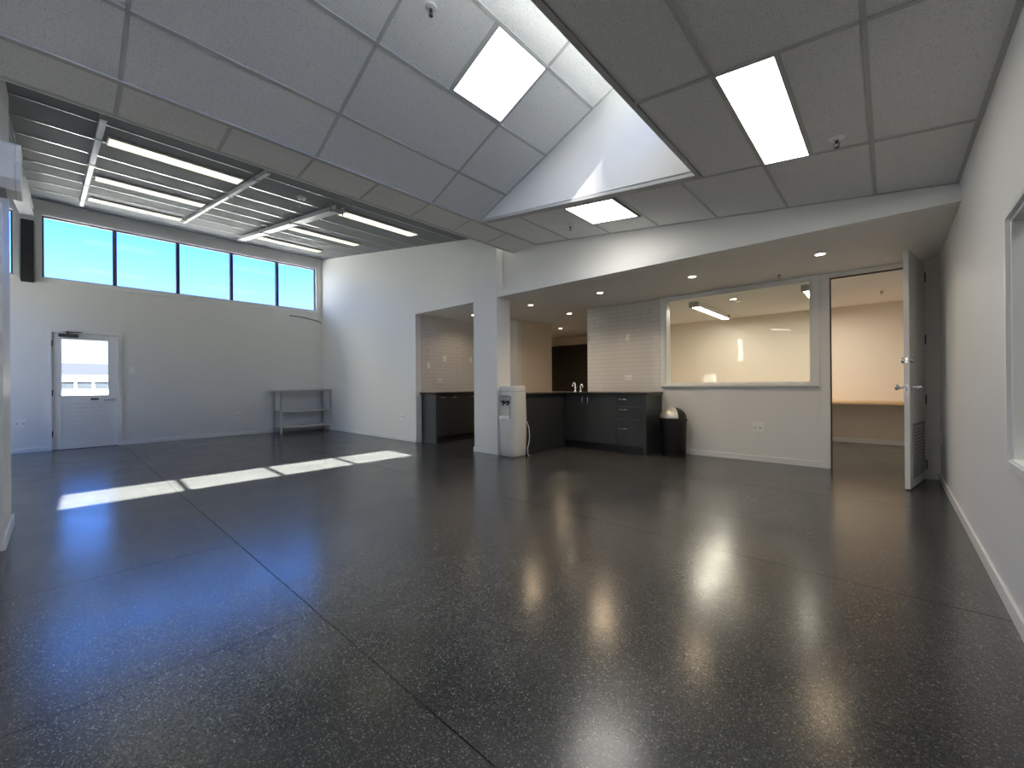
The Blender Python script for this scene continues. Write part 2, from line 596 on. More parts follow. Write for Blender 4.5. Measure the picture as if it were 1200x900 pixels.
d2 = structure(root('door_2', (0, YB, 0)))
f = MB()
f.box(DX0 - .06, DX0 + .012, -.02, 0, 0, 2.38).box(DX0, DX0 + .022, 0, .13, 0, 2.355)
f.box(DX1 - .012, DX1 + .06, -.02, 0, 0, 2.38).box(DX1 - .022, DX1, 0, .13, 0, 2.355)
f.box(DX0 + .012, DX1 - .012, -.02, 0, 2.335, 2.38).box(DX0 + .022, DX1 - .022, 0, .13, 2.335, 2.355)
f.build('door_frame', M['white'], d2, bevel=.002)
sp = MB().box(DX0 + .022, DX0 + .034, .05, .09, 0, 2.335).box(DX0 + .034, DX1 - .022, .05, .09, 2.323, 2.335)
sp.build('door_stop', M['steel_dark'], d2)
# open leaf, hinged at the right jamb, swung into the room
hinge = Vector((0.262, -0.025, 0))
tip = Vector((0.116, -0.785, 0))
ang = math.atan2(tip.y - hinge.y, tip.x - hinge.x)
LW, LT, LH = .775, .040, 2.325
leaf = bpy.data.objects.new('door_leaf', MB().box(0, LW, 0, LT, .012, .012 + LH).mesh('door_leaf', M['white'], .002))
COL.objects.link(leaf)
leaf.parent = d2
leaf.location = hinge
leaf.rotation_euler = (0, 0, ang)
# leaf local: x from hinge to tip, +y is the face towards the right wall
for z in (.16, .86, 1.51, 2.18):
    B(-.014, .020, LT - .012, LT + .006, z - .05, z + .05).build('hinge', M['steel_dark'], leaf)
for sgn, yy in ((-1, 0.0), (1, LT)):
    k = MB()
    k.lathe([(.030, 0), (.030, .006), (.012, .010), (.012, .035), (.020, .042), (.028, .055), (.026, .075), (.012, .080)], n=18)
    k.v = [(LW - .065 + p[0], yy + sgn * p[2], 1.0 + p[1]) for p in k.v]
    k.build('door_knob', M['chrome'], leaf, smooth=True)
    k = MB().lathe([(.030, 0), (.030, .012), (.022, .028), (.012, .030)], n=18)
    k.v = [(LW - .065 + p[0], yy + sgn * p[2], 1.265 + p[1]) for p in k.v]
    k.build('deadbolt', M['chrome'], leaf, smooth=True)
B(LW - .001, LW + .0015, .010, LT - .010, .965, 1.035).build('latch_plate', M['chrome'], leaf)
B(LW - .001, LW + .0015, .010, LT - .010, 1.24, 1.29).build('bolt_plate', M['chrome'], leaf)
gr = MB()
gx0, gx1, gz0, gz1 = .14, .66, .10, .64
gr.box(gx0, gx1, LT, LT + .01, gz0, gz0 + .03).box(gx0, gx1, LT, LT + .01, gz1 - .03, gz1)
gr.box(gx0, gx0 + .03, LT, LT + .01, gz0, gz1).box(gx1 - .03, gx1, LT, LT + .01, gz0, gz1)
grill = gr.build('vent_grille', M['grey'], leaf)
for i in range(14):
    z = gz0 + .04 + i * (gz1 - gz0 - .08) / 14
    MB().quadbox([(gx0 + .03, LT, z), (gx1 - .03, LT, z), (gx1 - .03, LT + .008, z + .006), (gx0 + .03, LT + .008, z + .006),
                  (gx0 + .03, LT, z + .02), (gx1 - .03, LT, z + .02), (gx1 - .03, LT + .008, z + .026), (gx0 + .03, LT + .008, z + .026)]
                 ).build('louvre', M['grey'], grill)

# ------------------------------------------------------------------ right wall with a window to the next room
RW0, RW1, RZ0, RZ1 = 0.9, 2.80, .70, 1.775
mb = MB()
Q0, Q1, QZ0, QZ1 = -4.2, -2.5, .9, 2.3         # unseen outside window behind the camera, added to light the room
mb.box(XR, XR + .12, YN, Q0, 0, 2.75).box(XR, XR + .12, Q1, RW0, 0, 2.75).box(XR, XR + .12, Q0, Q1, 0, QZ0).box(XR, XR + .12, Q0, Q1, QZ1, 2.75)
mb.box(XR, XR + .12, RW1, YB + .12, 0, 2.75)
mb.box(XR, XR + .12, RW0, RW1, 0, RZ0).box(XR, XR + .12, RW0, RW1, RZ1, 2.75)
structure(mb.build('wall_right', M['wall']))
baseboard('baseboard_right', XR - BT, XR, YN, YB)
rw = structure(root('window_5', (XR, (RW0 + RW1) / 2, RZ0)))
hy, hz = (RW1 - RW0) / 2, RZ1 - RZ0
f = MB()
f.box(-.012, .12, -hy, -hy + .03, 0, hz).box(-.012, .12, hy - .03, hy, 0, hz)
f.box(-.012, .12, -hy + .03, hy - .03, hz - .03, hz).box(-.02, .12, -hy + .03, hy - .03, 0, .02)
f.build('window_frame', M['white'], rw, bevel=.002)
qw = structure(root('window_fill_right', (XR, (Q0 + Q1) / 2, QZ0)))
qy, qz = (Q1 - Q0) / 2, QZ1 - QZ0
q = MB().box(.03, .09, -qy, -qy + .04, 0, qz).box(.03, .09, qy - .04, qy, 0, qz).box(.03, .09, -qy + .04, qy - .04, 0, .04).box(.03, .09, -qy + .04, qy - .04, qz - .04, qz)
q.build('window_frame', M['alu'], qw)
for y in (-.28, .28):
    B(.03, .09, y - .025, y + .025, .04, qz - .04).build('mullion', M['alu'], qw)
for a_, b_ in ((-qy + .041, -.306), (-.254, .254), (.306, qy - .041)):
    B(.057, .063, a_, b_, .04, qz - .04).build('glass_pane', M['glass'], qw)
portal('portal_right', (XR + .16, (Q0 + Q1) / 2, (QZ0 + QZ1) / 2), (-1, 0, 0), Q1 - Q0, qz)
a = MB()
a.box(-.028, 0, -hy - .02, -hy + .012, -.02, hz + .02).box(-.028, 0, hy - .012, hy + .02, -.02, hz + .02)
a.box(-.028, 0, -hy + .012, hy - .012, hz - .012, hz + .02).box(-.028, 0, -hy + .012, hy - .012, -.02, .012)
a.build('architrave', M['white'], rw, bevel=.003)
B(.055, .061, -hy + .03, hy - .03, .02, hz - .03).build('glass_pane', M['glass'], rw)
mb = MB()
mb.box(2.9, 3.0, -.5, 5.0, 0, 2.5).box(XR + .12, 3.0, 5.0, 5.1, 0, 2.5).box(XR + .12, 3.0, -.6, -.5, 0, 2.5)
structure(mb.build('wall_next_room', M['wall']))
structure(B(XR + .12, 3.0, -.6, 5.1, 2.5, 2.6).build('ceiling_next_room', M['plaster']))

structure(MB().quadbox([(XR + .13, -.6, 2.70), (6.5, -.6, 2.62), (6.5, 9.9, 2.62), (XR + .13, 9.9, 2.70), (XR + .13, -.6, 2.77), (6.5, -.6, 2.69), (6.5, 9.9, 2.69), (XR + .13, 9.9, 2.77)]).build('roof', M['roofing']))

# ------------------------------------------------------------------ walls behind and beside the camera
PX0, PX1, PY = -5.0, -4.3, -0.25     # pier at the left edge of the view
wl_ = MB()
wl_.box(PX0, PX1, -1.0, PY, 0, 3.30)
n0, n1 = (-2.40, -1.0), (-6.17, -4.98)
WX = PX1 - .04
wl_.box(WX, PX1, n1[1], n0[0], 0, 3.3).box(WX, PX1, YN, n1[0], 0, 3.3)
wl_.box(WX, PX1, *n0, 0, .8).box(WX, PX1, *n0, 1.375, 3.3).box(WX, PX1, *n1, 0, 1.9).box(WX, PX1, *n1, 2.78, 3.3)
structure(wl_.build('wall_pier', M['wall']))
nw = MB().box(PX1 - .12, XR + .12, YN - .12, YN, 0, 3.6)
structure(nw.build('wall_near', M['wall']))
en = MB().box(XL - T, -10.30, EY - .1, EY, 0, 4.4).box(-9.35, -5.74, EY - .1, EY, 0, 4.4).box(-5.5, -4.42, EY - .1, EY, 0, 4.4)
en.box(-10.30, -9.35, EY - .1, EY, 2.9, 4.4).box(-5.74, -5.5, EY - .1, EY, 2.9, 4.4)
structure(en.build('wall_entry', M['wall']))
for nm, e0, e1 in (('window_fill_left', -10.30, -9.35), ('window_fill_pier', -5.74, -5.5)):  # unseen windows added to brighten the centre wall and column
    ew = structure(root(nm, ((e0 + e1) / 2, EY, 0)))
    eh = (e1 - e0) / 2
    q = MB().box(-eh, eh, -.08, -.02, 0, .05).box(-eh, eh, -.08, -.02, 2.86, 2.9)
    q.box(-eh, -eh + .03, -.08, -.02, .05, 2.86).box(eh - .03, eh, -.08, -.02, .05, 2.86)
    q.build('window_frame', M['alu'], ew)
    B(-eh + .031, eh - .031, -.053, -.047, .05, 2.86).build('glass_pane', M['glass'], ew)
    portal('portal_' + nm, ((e0 + e1) / 2, EY - .14, 1.45), (0, 1, 0), e1 - e0, 2.9)
bp_ = MB().box(PX0 - .06, PX1 + BT, PY, PY + BT, 0, .085).box(PX1, PX1 + BT, YN, PY, 0, .085)
structure(bp_.build('baseboard_pier', M['white'], bevel=.003))
structure(B(PX1 - .03, PX1 + .006, PY - .03, PY + .006, .085, 2.28).build('trim_1', M['white'], bevel=.002))
for nm, (a_, b_), z0, z1 in (('window_6', n0, .8, 1.375), ('window_7', n1, 1.9, 2.78)):
    r = structure(root(nm, (PX1, (a_ + b_) / 2, z0)))
    o = lambda y: y - (a_ + b_) / 2
    hz = z1 - z0
    f = MB().box(-.04, -.01, o(a_), o(a_) + .02, 0, hz).box(-.04, -.01, o(b_) - .02, o(b_), 0, hz)
    f.box(-.04, -.01, o(a_) + .02, o(b_) - .02, 0, .02).box(-.04, -.01, o(a_) + .02, o(b_) - .02, hz - .02, hz)
    f.build('window_frame', M['white'], r)
    B(-.026, -.021, o(a_) + .02, o(b_) - .02, .02, hz - .02).build('glass_pane', M['glass'], r)
    if nm == 'window_6':
        B(-.02, -.012, o(-1.87), o(-1.75), .02, hz - .02).build('mullion', M['alu'], r)  # wide bar added to part the two letters in the reflection
        MB().prism([(o(-1.22), .22), (o(-1.48), .22), (o(-1.24), .46)], 0, -.02, -.014).build('letter_mask', M['alu'], r)  # dark pieces added to shape this window's reflection into letters
        MB().prism([(o(-1.26), hz - .02), (o(-1.54), hz - .02), (o(-1.52), .30)], 0, -.02, -.014).build('letter_mask', M['alu'], r)

# ------------------------------------------------------------------ ceilings


def ceil_piece(zf, x0, x1, y0, y1, parent, mat=None, g=.012, name='ceiling_tile', drop=0.006):
    MB().slab(x0 + g, x1 - g, y0 + g, y1 - g, zf, drop, drop + .014).build(name, mat or M['tile'], parent)


def bar(zf, x0, x1, y0, y1, parent, mat=None, d=0.0, th=.012):
    MB().slab(x0, x1, y0, y1, zf, d, d + th).build('grid_bar', mat or M['grid'], parent)


# right (main) suspended ceiling
deck = MB()
deck.slab(OX, XR + .12, YN, YK + .05, zR, .05, .22)
deck.slab(RX, OX, OY1 + .1, YK + .05, zR, .05, .22)
deck.slab(RX, OX, YN, OY0 - .1, zR, .05, .22)
cm = structure(deck.build('ceiling', M['plaster']))
gx = [-3.70, -3.13, -2.518, -1.905, -1.29, -.68, -.067, XR - .005]
rows = [YN, -4.98, -3.76, -2.54, -1.32, -.10, 1.12, 2.345, 3.567, YK - .005]
L1 = (-.68, -.385, 2.345, 3.567)      # long panel light
L2 = (-2.518, -1.945, 3.59, 4.175)    # square panel light
for j, (y0, y1) in enumerate(zip(rows[:-1], rows[1:])):
    for i, (x0, x1) in enumerate(zip(gx[:-1], gx[1:])):
        last = y0 > 3.5
        if not last and y1 > OY0 + .3 and x1 <= OX - .14:
            continue
        if not last and y1 > OY0 + .3 and x0 < OX < x1:
            x0 = OX + .03
        if i == 5 and j == 7:
            ceil_piece(zR, L1[1], x1 - .0, y0, y1, cm)
            continue
        if j == 1 and i == 1:
            ceil_piece(zR, x0, x1, -4.37, y1, cm)
            continue
        if j == 3 and i == 5:
            ceil_piece(zR, L1[1], x1, y0, y1, cm)
            continue
        if i == 2 and last:
            ceil_piece(zR, x0, x1, L2[3], y1, cm)
            continue
        ceil_piece(zR, x0, x1, y0, y1, cm)
w = .012
for y in rows[1:-1]:
    if y < OY0 or y > 3.5:
        bar(zR, RX, XR, y - w, y + w, cm)
    else:
        bar(zR, OX, XR, y - w, y + w, cm)
for x in gx[1:-1]:
    if x < OX:
        bar(zR, x - w, x + w, 3.567, YK, cm)
        bar(zR, x - w, x + w, YN, OY0, cm)
    else:
        bar(zR, x - w, x + w, YN, YK, cm)
bar(zR, L1[1] - w, L1[1] + w, L1[2], L1[3], cm)
bar(zR, L2[0], L2[1], L2[3], L2[3] + 2 * w, cm)
bar(zR, XR - .022, XR, YN, YK, cm)
bar(zR, BX + .39, XR, YK - .02, YK, cm)
# dark angle round the skylight opening
bar(zR, OX, OX + .035, OY0, OY1 + .02, cm, th=.05)
bar(zR, RX, OX + .035, OY1 - .002, 3.567, cm, th=.03)
bar(zR, RX, OX + .035, OY0 - .03, OY0, cm, th=.05)

# narrow sloping band between skylight and panelled ceiling
bd = MB().slab(BX, RX, YN, YK + .05, zB, .05, .2)
cb = structure(bd.build('ceiling_band', M['plaster']))
bys = [3.99 - .6178 * k for k in range(0, 17)]
edges = [YK - .004] + bys
for a_, b_ in zip(edges[:-1], edges[1:]):
    ceil_piece(zB, BX + .004, RX, b_, a_, cb)
for y in bys:
    bar(zB, BX, RX, y - w, y + w, cb)
bar(zB, RX - .018, RX + .018, YN, YK, cb, d=-.002)
bar(zB, BX - .004, BX + .022, YN, YK, cb)
structure(B(BX - .02, BX - .002, YN, YK + .05, zB(BX), zP(BX) + .1).build('trim_2', M['plaster']))

# raised skylight ceiling
rs = MB().slab(RX, OX - .02, OY0 - .1, OY1 + .1, zS, .05, .2)
cr = structure(rs.build('ceiling_raised', M['plaster']))
sx = [RX, -3.243, -2.662, -2.09, -1.51, OX]
sy = [OY0, .28, 1.53, 2.775, OY1]
L3 = (-2.645, -2.09, 2.19, 2.775)
for i in range(5):
    for j in range(4):
        x0, x1, y0, y1 = sx[i], sx[i + 1], sy[j], sy[j + 1]
        if i == 2 and j == 2:
            ceil_piece(zS, x0, x1, y0, L3[2] - .01, cr)
            continue
        ceil_piece(zS, x0, x1, y0, y1, cr)
for x in sx[1:-1]:
    bar(zS, x - w, x + w, OY0, OY1, cr)
for y in sy[1:-1]:
    bar(zS, RX, OX, y - w, y + w, cr)
bar(zS, sx[2], sx[3], L3[2] - .024, L3[2], cr)
bar(zS, RX, OX, OY1 - .012, OY1, cr)

# end walls and glazing of the skylight
for nm, a_, b_ in (('wall_skylight_far', OY1, OY1 + .1), ('wall_skylight_near', OY0 - .1, OY0)):
    structure(MB().prism([(RX - .02, zR(RX) + .032), (OX + .1, zR(OX) + .032), (OX + .1, 4.3), (RX - .02, zS(RX) + .1)], 1, a_, b_)
              .build(nm, M['plaster']))
GZ0, GZ1, GY0, GY1 = 3.286, 3.955, -.17, 3.475
mb = MB().box(OX, OX + .1, OY0, OY1, zR(OX) + .06, GZ0).box(OX, OX + .1, OY0, OY1, GZ1, 4.35)
mb.box(OX, OX + .1, OY0, GY0, GZ0, GZ1).box(OX, OX + .1, GY1, OY1, GZ0, GZ1)
structure(mb.build('wall_skylight', M['plaster']))
sk = structure(root('window_3', (OX, (GY0 + GY1) / 2, GZ0)))
hy, hz = (GY1 - GY0) / 2, GZ1 - GZ0
f = MB().box(0, .1, -hy, hy, 0, .018).box(0, .1, -hy, hy, hz - .018, hz)
f.box(0, .1, -hy, -hy + .018, .018, hz - .018).box(0, .1, hy - .018, hy, .018, hz - .018)
f.build('window_frame', M['alu'], sk)
for k in range(1, 4):
    y = -hy + k * 2 * hy / 4
    B(.01, .09, y - .028, y + .028, .018, hz - .018).build('mullion', M['alu'], sk)
for k in range(4):
    y = -hy + k * 2 * hy / 4
    B(.047, .053, y + .029, y + 2 * hy / 4 - .029, .018, hz - .018).build('glass_pane', M['glass'], sk)
portal('portal_skylight', (OX + .2, (GY0 + GY1) / 2, (GZ0 + GZ1) / 2), (-1, 0, 0), 3.7, .7)

# panelled ceiling by the windows
pd = MB().slab(XL - .1, BX - .02, EY - .1, YC + .1, zP, .05, .2)
cp = structure(pd.build('ceiling_panelled', M['plaster']))
px = [XL, -10.10, -9.47, -8.775, -8.15, -7.56, -7.0, -6.40, -5.79, -5.195, -4.60, BX - .03]
py = [EY + .004, .28, 1.50, 2.56, YC - .004]
for x0, x1 in zip(px[:-1], px[1:]):
    for y0, y1 in zip(py[:-1], py[1:]):
        ceil_piece(zP, x0, x1, y0, y1, cp, M['panel'], g=.0012, name='ceiling_panel', drop=0.004)
for x in px[1:-1]:
    MB().slab(x - .008, x + .008, EY, YC, zP, -.006, .006).build('joint_strip', M['strip'], cp)

# white steel rafter and dark post in the window wall
raf = MB()
for z0, z1, ww in ((.17, .185, .08), (.185, .285, .02), (.285, .30, .08)):
    a_, b_ = XL + .02, PX0 - .01
    raf.quadbox([(a_, -.34 - ww, zP(a_) - z1), (b_, -.34 - ww, zP(b_) - z1), (b_, -.34 + ww, zP(b_) - z1), (a_, -.34 + ww, zP(a_) - z1),
                 (a_, -.34 - ww, zP(a_) - z0), (b_, -.34 - ww, zP(b_) - z0), (b_, -.34 + ww, zP(b_) - z0), (a_, -.34 + ww, zP(a_) - z0)])
structure(raf.build('trim_3', M['rafter']))
post = thing('steel_post', 'dark steel post standing between the two high windows', 'post', (XL + .012, -.335, 2.83))
pm = MB().box(.002, .012, -.07, .07, 0, 1.0).box(.012, .075, -.006, .006, 0, 1.0).box(.075, .085, -.07, .07, 0, 1.0)
pm.build('post_flange', M['steel_dark'], post)
B(.002, .085, -.07, .07, -.012, 0).build('end_plate', M['steel_dark'], post)

# ------------------------------------------------------------------ ceiling lights


def panel_light(label, zf, x0, x1, y0, y1, group='flat panel lights'):
    cx, cy = (x0 + x1) / 2, (y0 + y1) / 2
    z = zf(cx)
    t = thing('panel_light', label, 'ceiling light', (cx, cy, z), 0, group)
    loc = lambda x: zf(x + cx) - z
    hx, hy = (x1 - x0) / 2, (y1 - y0) / 2
    f = MB()
    e = .016
    f.slab(-hx, hx, -hy, -hy + e, loc, -.003, .02).slab(-hx, hx, hy - e, hy, loc, -.003, .02)
    f.slab(-hx, -hx + e, -hy + e, hy - e, loc, -.003, .02).slab(hx - e, hx, -hy + e, hy - e, loc, -.003, .02)
    f.build('light_frame', M['grid'], t)
    MB().slab(-hx + e, hx - e, -hy + e, hy - e, loc, .0, .012).build('diffuser', M['lamp'], t)
    return t


panel_light('long bright panel light in the low tiled ceiling near the right wall', zR, *L1)
panel_light('bright square panel light in the low tiled ceiling above the kitchen bulkhead', zR, *L2)
panel_light('bright square panel light in the raised skylight ceiling', zS, *L3)

panel_light('unseen long panel light added as fill in the low tiled ceiling behind the camera', zR, -.68, -.385, -2.54, -1.32)  # this and the next are out-of-view lamps added to brighten the room
panel_light('unseen square panel light added as fill behind the camera, beyond the skylight end', zR, -3.13, -2.518, -4.98, -4.37)
names = {0: 'nearest the tiled ceiling edge', 1: 'in the middle', 2: 'nearest the high windows'}
for by, (y0, y1, w1) in enumerate(((.33, 1.47, 'left bay'), (2.69, 3.89, 'right bay'))):
    for k, x in enumerate((-5.66, -7.55, -9.22)):
        z = zP(x)
        t = thing('strip_light', 'long strip light %s of the %s of the panelled ceiling' % (names[k], w1), 'ceiling light',
                  (x, (y0 + y1) / 2, z), 0, 'strip lights in the panelled ceiling')
        hx, hy = .14, (y1 - y0) / 2
        loc = lambda q: zP(q + x) - z
        f = MB()
        f.slab(-hx, -hx + .012, -hy, hy, loc, -.022, 0).slab(hx - .012, hx, -hy, hy, loc, -.022, 0)
        f.slab(-hx + .012, hx - .012, -hy, -hy + .012, loc, -.022, 0).slab(-hx + .012, hx - .012, hy - .012, hy, loc, -.022, 0)
        f.build('light_frame', M['white'], t)
        MB().slab(-hx + .012, hx - .012, -hy + .012, hy - .012, loc, -.018, -.004).build('diffuser', M['lamp_strip'], t)

# rails that carry the cables across the panelled ceiling
for nm, lab, y, xa, xb, ww, d0, d1 in (
        ('cable_rail', 'white cable rail across the panelled ceiling at the left end of the strip lights', .265, -4.85, -9.75, .022, -.075, -.016),
        ('cable_rail', 'white cable rail across the panelled ceiling between the left strip lights and the smoke alarm', 1.515, -4.85, -9.25, .02, -.06, -.016)):
    t = thing(nm, lab, 'rail', ((xa + xb) / 2, y, zP((xa + xb) / 2)), 0, 'cable rails on the panelled ceiling')
    cx = (xa + xb) / 2
    loc = lambda q: zP(q + cx) - zP(cx)
    MB().slab(xb - cx, xa - cx, -ww, ww, loc, d0, d1).build('rail_channel', M['tray'], t)
    for q in (-1.9, -.6, .7, 1.8):
        MB().slab(q - .02, q + .02, -ww - .012, ww + .012, loc, d0 - .006, -.013).build('rail_clip', M['grey'], t)
t = thing('cable_tray', 'grey hanging cable tray across the panelled ceiling beside the right strip lights', 'tray', (-7.5, 2.5, zP(-7.5)))
loc = lambda q: zP(q - 7.5) - zP(-7.5)
tm = MB().slab(-2.2, 2.2, -.06, .06, loc, -.085, -.08).slab(-2.2, 2.2, -.06, -.054, loc, -.08, -.03).slab(-2.2, 2.2, .054, .06, loc, -.08, -.03)
tm.build('tray_channel', M['tray'], t)
for q in (-2.1, -.7, .7, 2.1):
    hgr = MB().slab(q - .006, q + .006, -.085, -.073, loc, -.12, -.013).slab(q - .006, q + .006, .073, .085, loc, -.12, -.013)
    hgr.slab(q - .012, q + .012, -.085, .085, loc, -.097, -.086)
    hgr.build('hanger', M['grey'], t)

# downlights
DL = [(-4.40, 5.31, 'downlight just right of the white column'), (-4.41, 6.46, 'downlight above the sink taps'),
      (-5.74, 8.03, 'downlight deepest in the hall'), (-3.085, 5.305, 'downlight in front of the white tiled wall'),
      (-1.79, 5.31, 'downlight in front of the internal window'), (-.51, 5.31, 'downlight in front of the open door'),
      (-5.80, 5.31, 'downlight in the kitchenette left of the column'), (-1.80, 7.19, 'small downlight in the office ceiling')]
for x, y, lab in DL:
    t = thing('downlight', 'round warm ' + lab, 'ceiling light', (x, y, SOF), 0, 'round downlights')
    MB().rings([[(r * math.cos(2 * PI * i / 20), r * math.sin(2 * PI * i / 20), z) for i in range(20)]
                for r, z in ((.058, -.0005), (.056, -.006), (.044, -.007), (.042, -.003), (.058, -.0005))], False, False).build('bezel', M['plate'], t, smooth=True)
    MB().lathe([(.0425, -.004), (.0425, -.001)], n=20).build('lens', M['lamp_down'], t)
    ld = bpy.data.lights.new('downlight_lamp', 'SPOT')
    ld.energy = {-4.40: 32, -3.085: 38, -5.80: 15, -5.74: 85}.get(x, 13)
    ld.color = (1.0, 0.76, 0.50)
    ld.spot_size = math.radians(150)
    ld.spot_blend = 0.7
    ld.shadow_soft_size = .04
    lo = bpy.data.objects.new('bulb', ld)
    COL.objects.link(lo)
    lo.parent = t
    lo.location = (0, 0, -.012)

# office batten lights
for x, y0, y1, lab in ((-2.34, 7.0, 8.8, 'batten light on the office ceiling seen through the internal window'),
                       (-.80, 6.85, 8.6, 'batten light on the office ceiling beside the open doorway')):
    t = thing('batten_light', 'long white ' + lab, 'ceiling light', (x, (y0 + y1) / 2, SOF), 0, 'office batten lights')
    hy = (y1 - y0) / 2
    B(-.05, .05, -hy, hy, -.045, 0).build('batten_body', M['white'], t, bevel=.003)
    MB().prism([(-.065, -.045), (-.055, -.075), (.055, -.075), (.065, -.045)], 1, -hy + .02, hy - .02).build('diffuser', M['lamp_warm'], t)
    for s in (-1, 1):
        B(-.07, .07, s * hy - .018, s * hy + .018, -.09, -.0).build('end_cap', M['grey'], t)
# unseen ceiling panel added to light the next room
t = thing('panel_light', 'unseen fill panel light added in the room behind the right hand window', 'ceiling light', (1.7, 2.2, 2.5))
B(-.32, .32, -.62, .62, -.02, 0).build('light_frame', M['grid'], t)
B(-.3, .3, -.6, .6, -.024, -.0205).build('diffuser', M['lamp'], t)

# sprinklers and smoke alarm


def sprinkler(lab, x, y, z):
    t = thing('sprinkler_head', lab, 'sprinkler', (x, y, z), 0, 'ceiling sprinklers')
    MB().lathe([(.040, .004), (.038, -.004), (.026, -.010), (.012, -.012)], n=20).build('escutcheon', M['plate'], t, smooth=True)
    k = MB().lathe([(.010, -.010), (.010, -.030), (.006, -.032)], n=10)
    k.tube([(-.014, 0, -.028), (-.013, 0, -.045), (-.004, 0, -.056)], .0028, 6).tube([(.014, 0, -.028), (.013, 0, -.045), (.004, 0, -.056)], .0028, 6)
    k.lathe([(.015, -.056), (.015, -.058)], n=12)
    k.build('nozzle', M['bronze'], t, smooth=True)


sprinkler('small sprinkler head in the raised skylight ceiling near its panel light', -2.285, 1.72, zS(-2.285))
sprinkler('sprinkler head in the low ceiling right of the long panel light', -.235, 3.40, zR(-.235))
sprinkler('sprinkler head in the low ceiling beside the square panel light', -2.77, 4.09, zR(-2.77))
sprinkler('sprinkler head under the kitchen soffit above the internal window', -.97, 5.91, SOF)
sprinkler('sprinkler head on the office ceiling seen through the doorway', -.06, 8.07, SOF)
sprinkler('sprinkler head on the panelled ceiling close to the hanging tray', -7.93, 2.40, zP(-7.93) - .002)
t = thing('smoke_alarm', 'round smoke alarm on the panelled ceiling between the rails', 'alarm', (-5.55, 2.11, zP(-5.55)))
MB().lathe([(.055, .004), (.055, -.015), (.045, -.032), (.02, -.036)], n=20).build('alarm_body', M['plate'], t, smooth=True)
MB().lathe([(.018, -.0355), (.016, -.041)], n=12).build('alarm_grille', M['grey'], t)

# ------------------------------------------------------------------ wall tiles


def tile_wall(name, p0, along, length, z0, z1, normal):
    """bonded wall tiles on a grey grout bed; along and normal are unit vectors"""
    n_rows = 21
    th = (z1 - z0) / n_rows
    tl = .29
    A, N = Vector(along), Vector(normal)
    P0 = Vector(p0)
    r = structure(root(name, P0 + Vector((0, 0, z0))))
    def bx(a0, a1, d0, d1, b0, b1):
        pts = []
        for zz in (b0, b1):
            for (s, d) in ((a0, d0), (a1, d0), (a1, d1), (a0, d1)):
                q = A * s + N * d
                pts.append((q.x, q.y, zz))
        return MB().quadbox(pts)
    bx(0, length, 0, .006, 0, z1 - z0).build('grout_bed', M['grout'], r)
    cache = {}
    for k in range(n_rows):
        s = -(tl / 2 if k % 2 else 0)
        while s < length - .004:
            a0, a1 = max(s, 0), min(s + tl, length)
            s += tl
            wd = round(a1 - a0, 4)
            if wd < .02:
                continue
            if wd not in cache:
                cache[wd] = bx(.0012, wd - .0012, .0062, .0110, .0015, th - .0015).mesh('tile', M['brick'], .0012)
            inst('tile', cache[wd], r, A * a0 + Vector((0, 0, k * th)))
    return r


WT = .925                             # worktop height
tile_wall('wall_splashback_back', (KX0, YB, 0), (1, 0, 0), -2.60 - KX0, WT + .001, SOF - .002, (0, -1, 0))
tile_wall('wall_splashback_left', (-6.497, 6.335, 0), (0, -1, 0), 6.335 - (YC + .12), WT + .001, SOF - .002, (1, 0, 0))

# ------------------------------------------------------------------ kitchen


def bow_handle(length, axis):
    m_ = MB()
    h = length / 2
    pts = []
    for i in range(9):
        s = -1 + i / 4
        d = .028 * (1 - s ** 4)
        pts.append((s * h, -d, 0) if axis == 'x' else (0, -d, s * h))
    return m_.tube(pts, [.004, .005, .006, .0065, .0065, .0065, .006, .005, .004], 8)


def cab(name, label, loc, rz, wid, dep, fronts, group='charcoal kitchen cupboards', kick=.12):
    """unit in local axes: x along the front, front face at y=0, depth to +y; fronts: (x0,x1,z0,z1,kind,handle)"""
    t = thing(name, label, 'cabinet', loc, rz, group)
    B(0, wid, .02, dep, kick, WT - .042).build('carcass', M['cab'], t)
    B(.004, wid - .004, .055, dep, 0, kick - .001).build('kickboard', M['kick'], t)
    for x0, x1, z0, z1, kind, hnd in fronts:
        d = B(x0 + .0015, x1 - .0015, 0, .019, z0 + .0015, z1 - .0015).build(kind, M['cab'], t, bevel=.0012)
        if hnd:
            hx, hz, ax = hnd
            bow_handle(.15, ax).build('handle', M['chrome'], d, loc=(hx, 0, hz), smooth=True)
    return t


# back run
FY = 5.755
cab('sink_cupboard', 'charcoal sink cupboard with two doors and upright bow handles', (-4.045, FY, 0), 0, .955, YB - FY - .002,
    [(0, .41, .125, .878, 'door', (.367, .782, 'z')), (.41, .955, .125, .878, 'door', (.470, .782, 'z'))])
t = cab('drawer_unit', 'charcoal drawer unit with three bow handles beside the bin', (-3.088, FY, 0), 0, .438, YB - FY - .002,
        [(0, .438, .715, .878, 'drawer', (.11, .822, 'x')), (0, .438, .522, .712, 'drawer', (.11, .666, 'x')),
         (0, .438, .125, .519, 'drawer', (.11, .378, 'x'))])
B(.440, .478, 0, YB - FY - .002, 0, WT - .042).build('end_panel', M['cab'], t)
# peninsula
t = thing('peninsula_cabinet', 'plain charcoal peninsula cabinet between the water cooler and the sink cupboard', 'cabinet', (-4.37, 5.55, 0))
B(-.278, .30, -.785, .785, 0, WT - .042).build('carcass', M['cab'], t)
B(.301, .318, -.785, .203, .004, WT - .042).build('back_panel', M['cab'], t, bevel=.001)
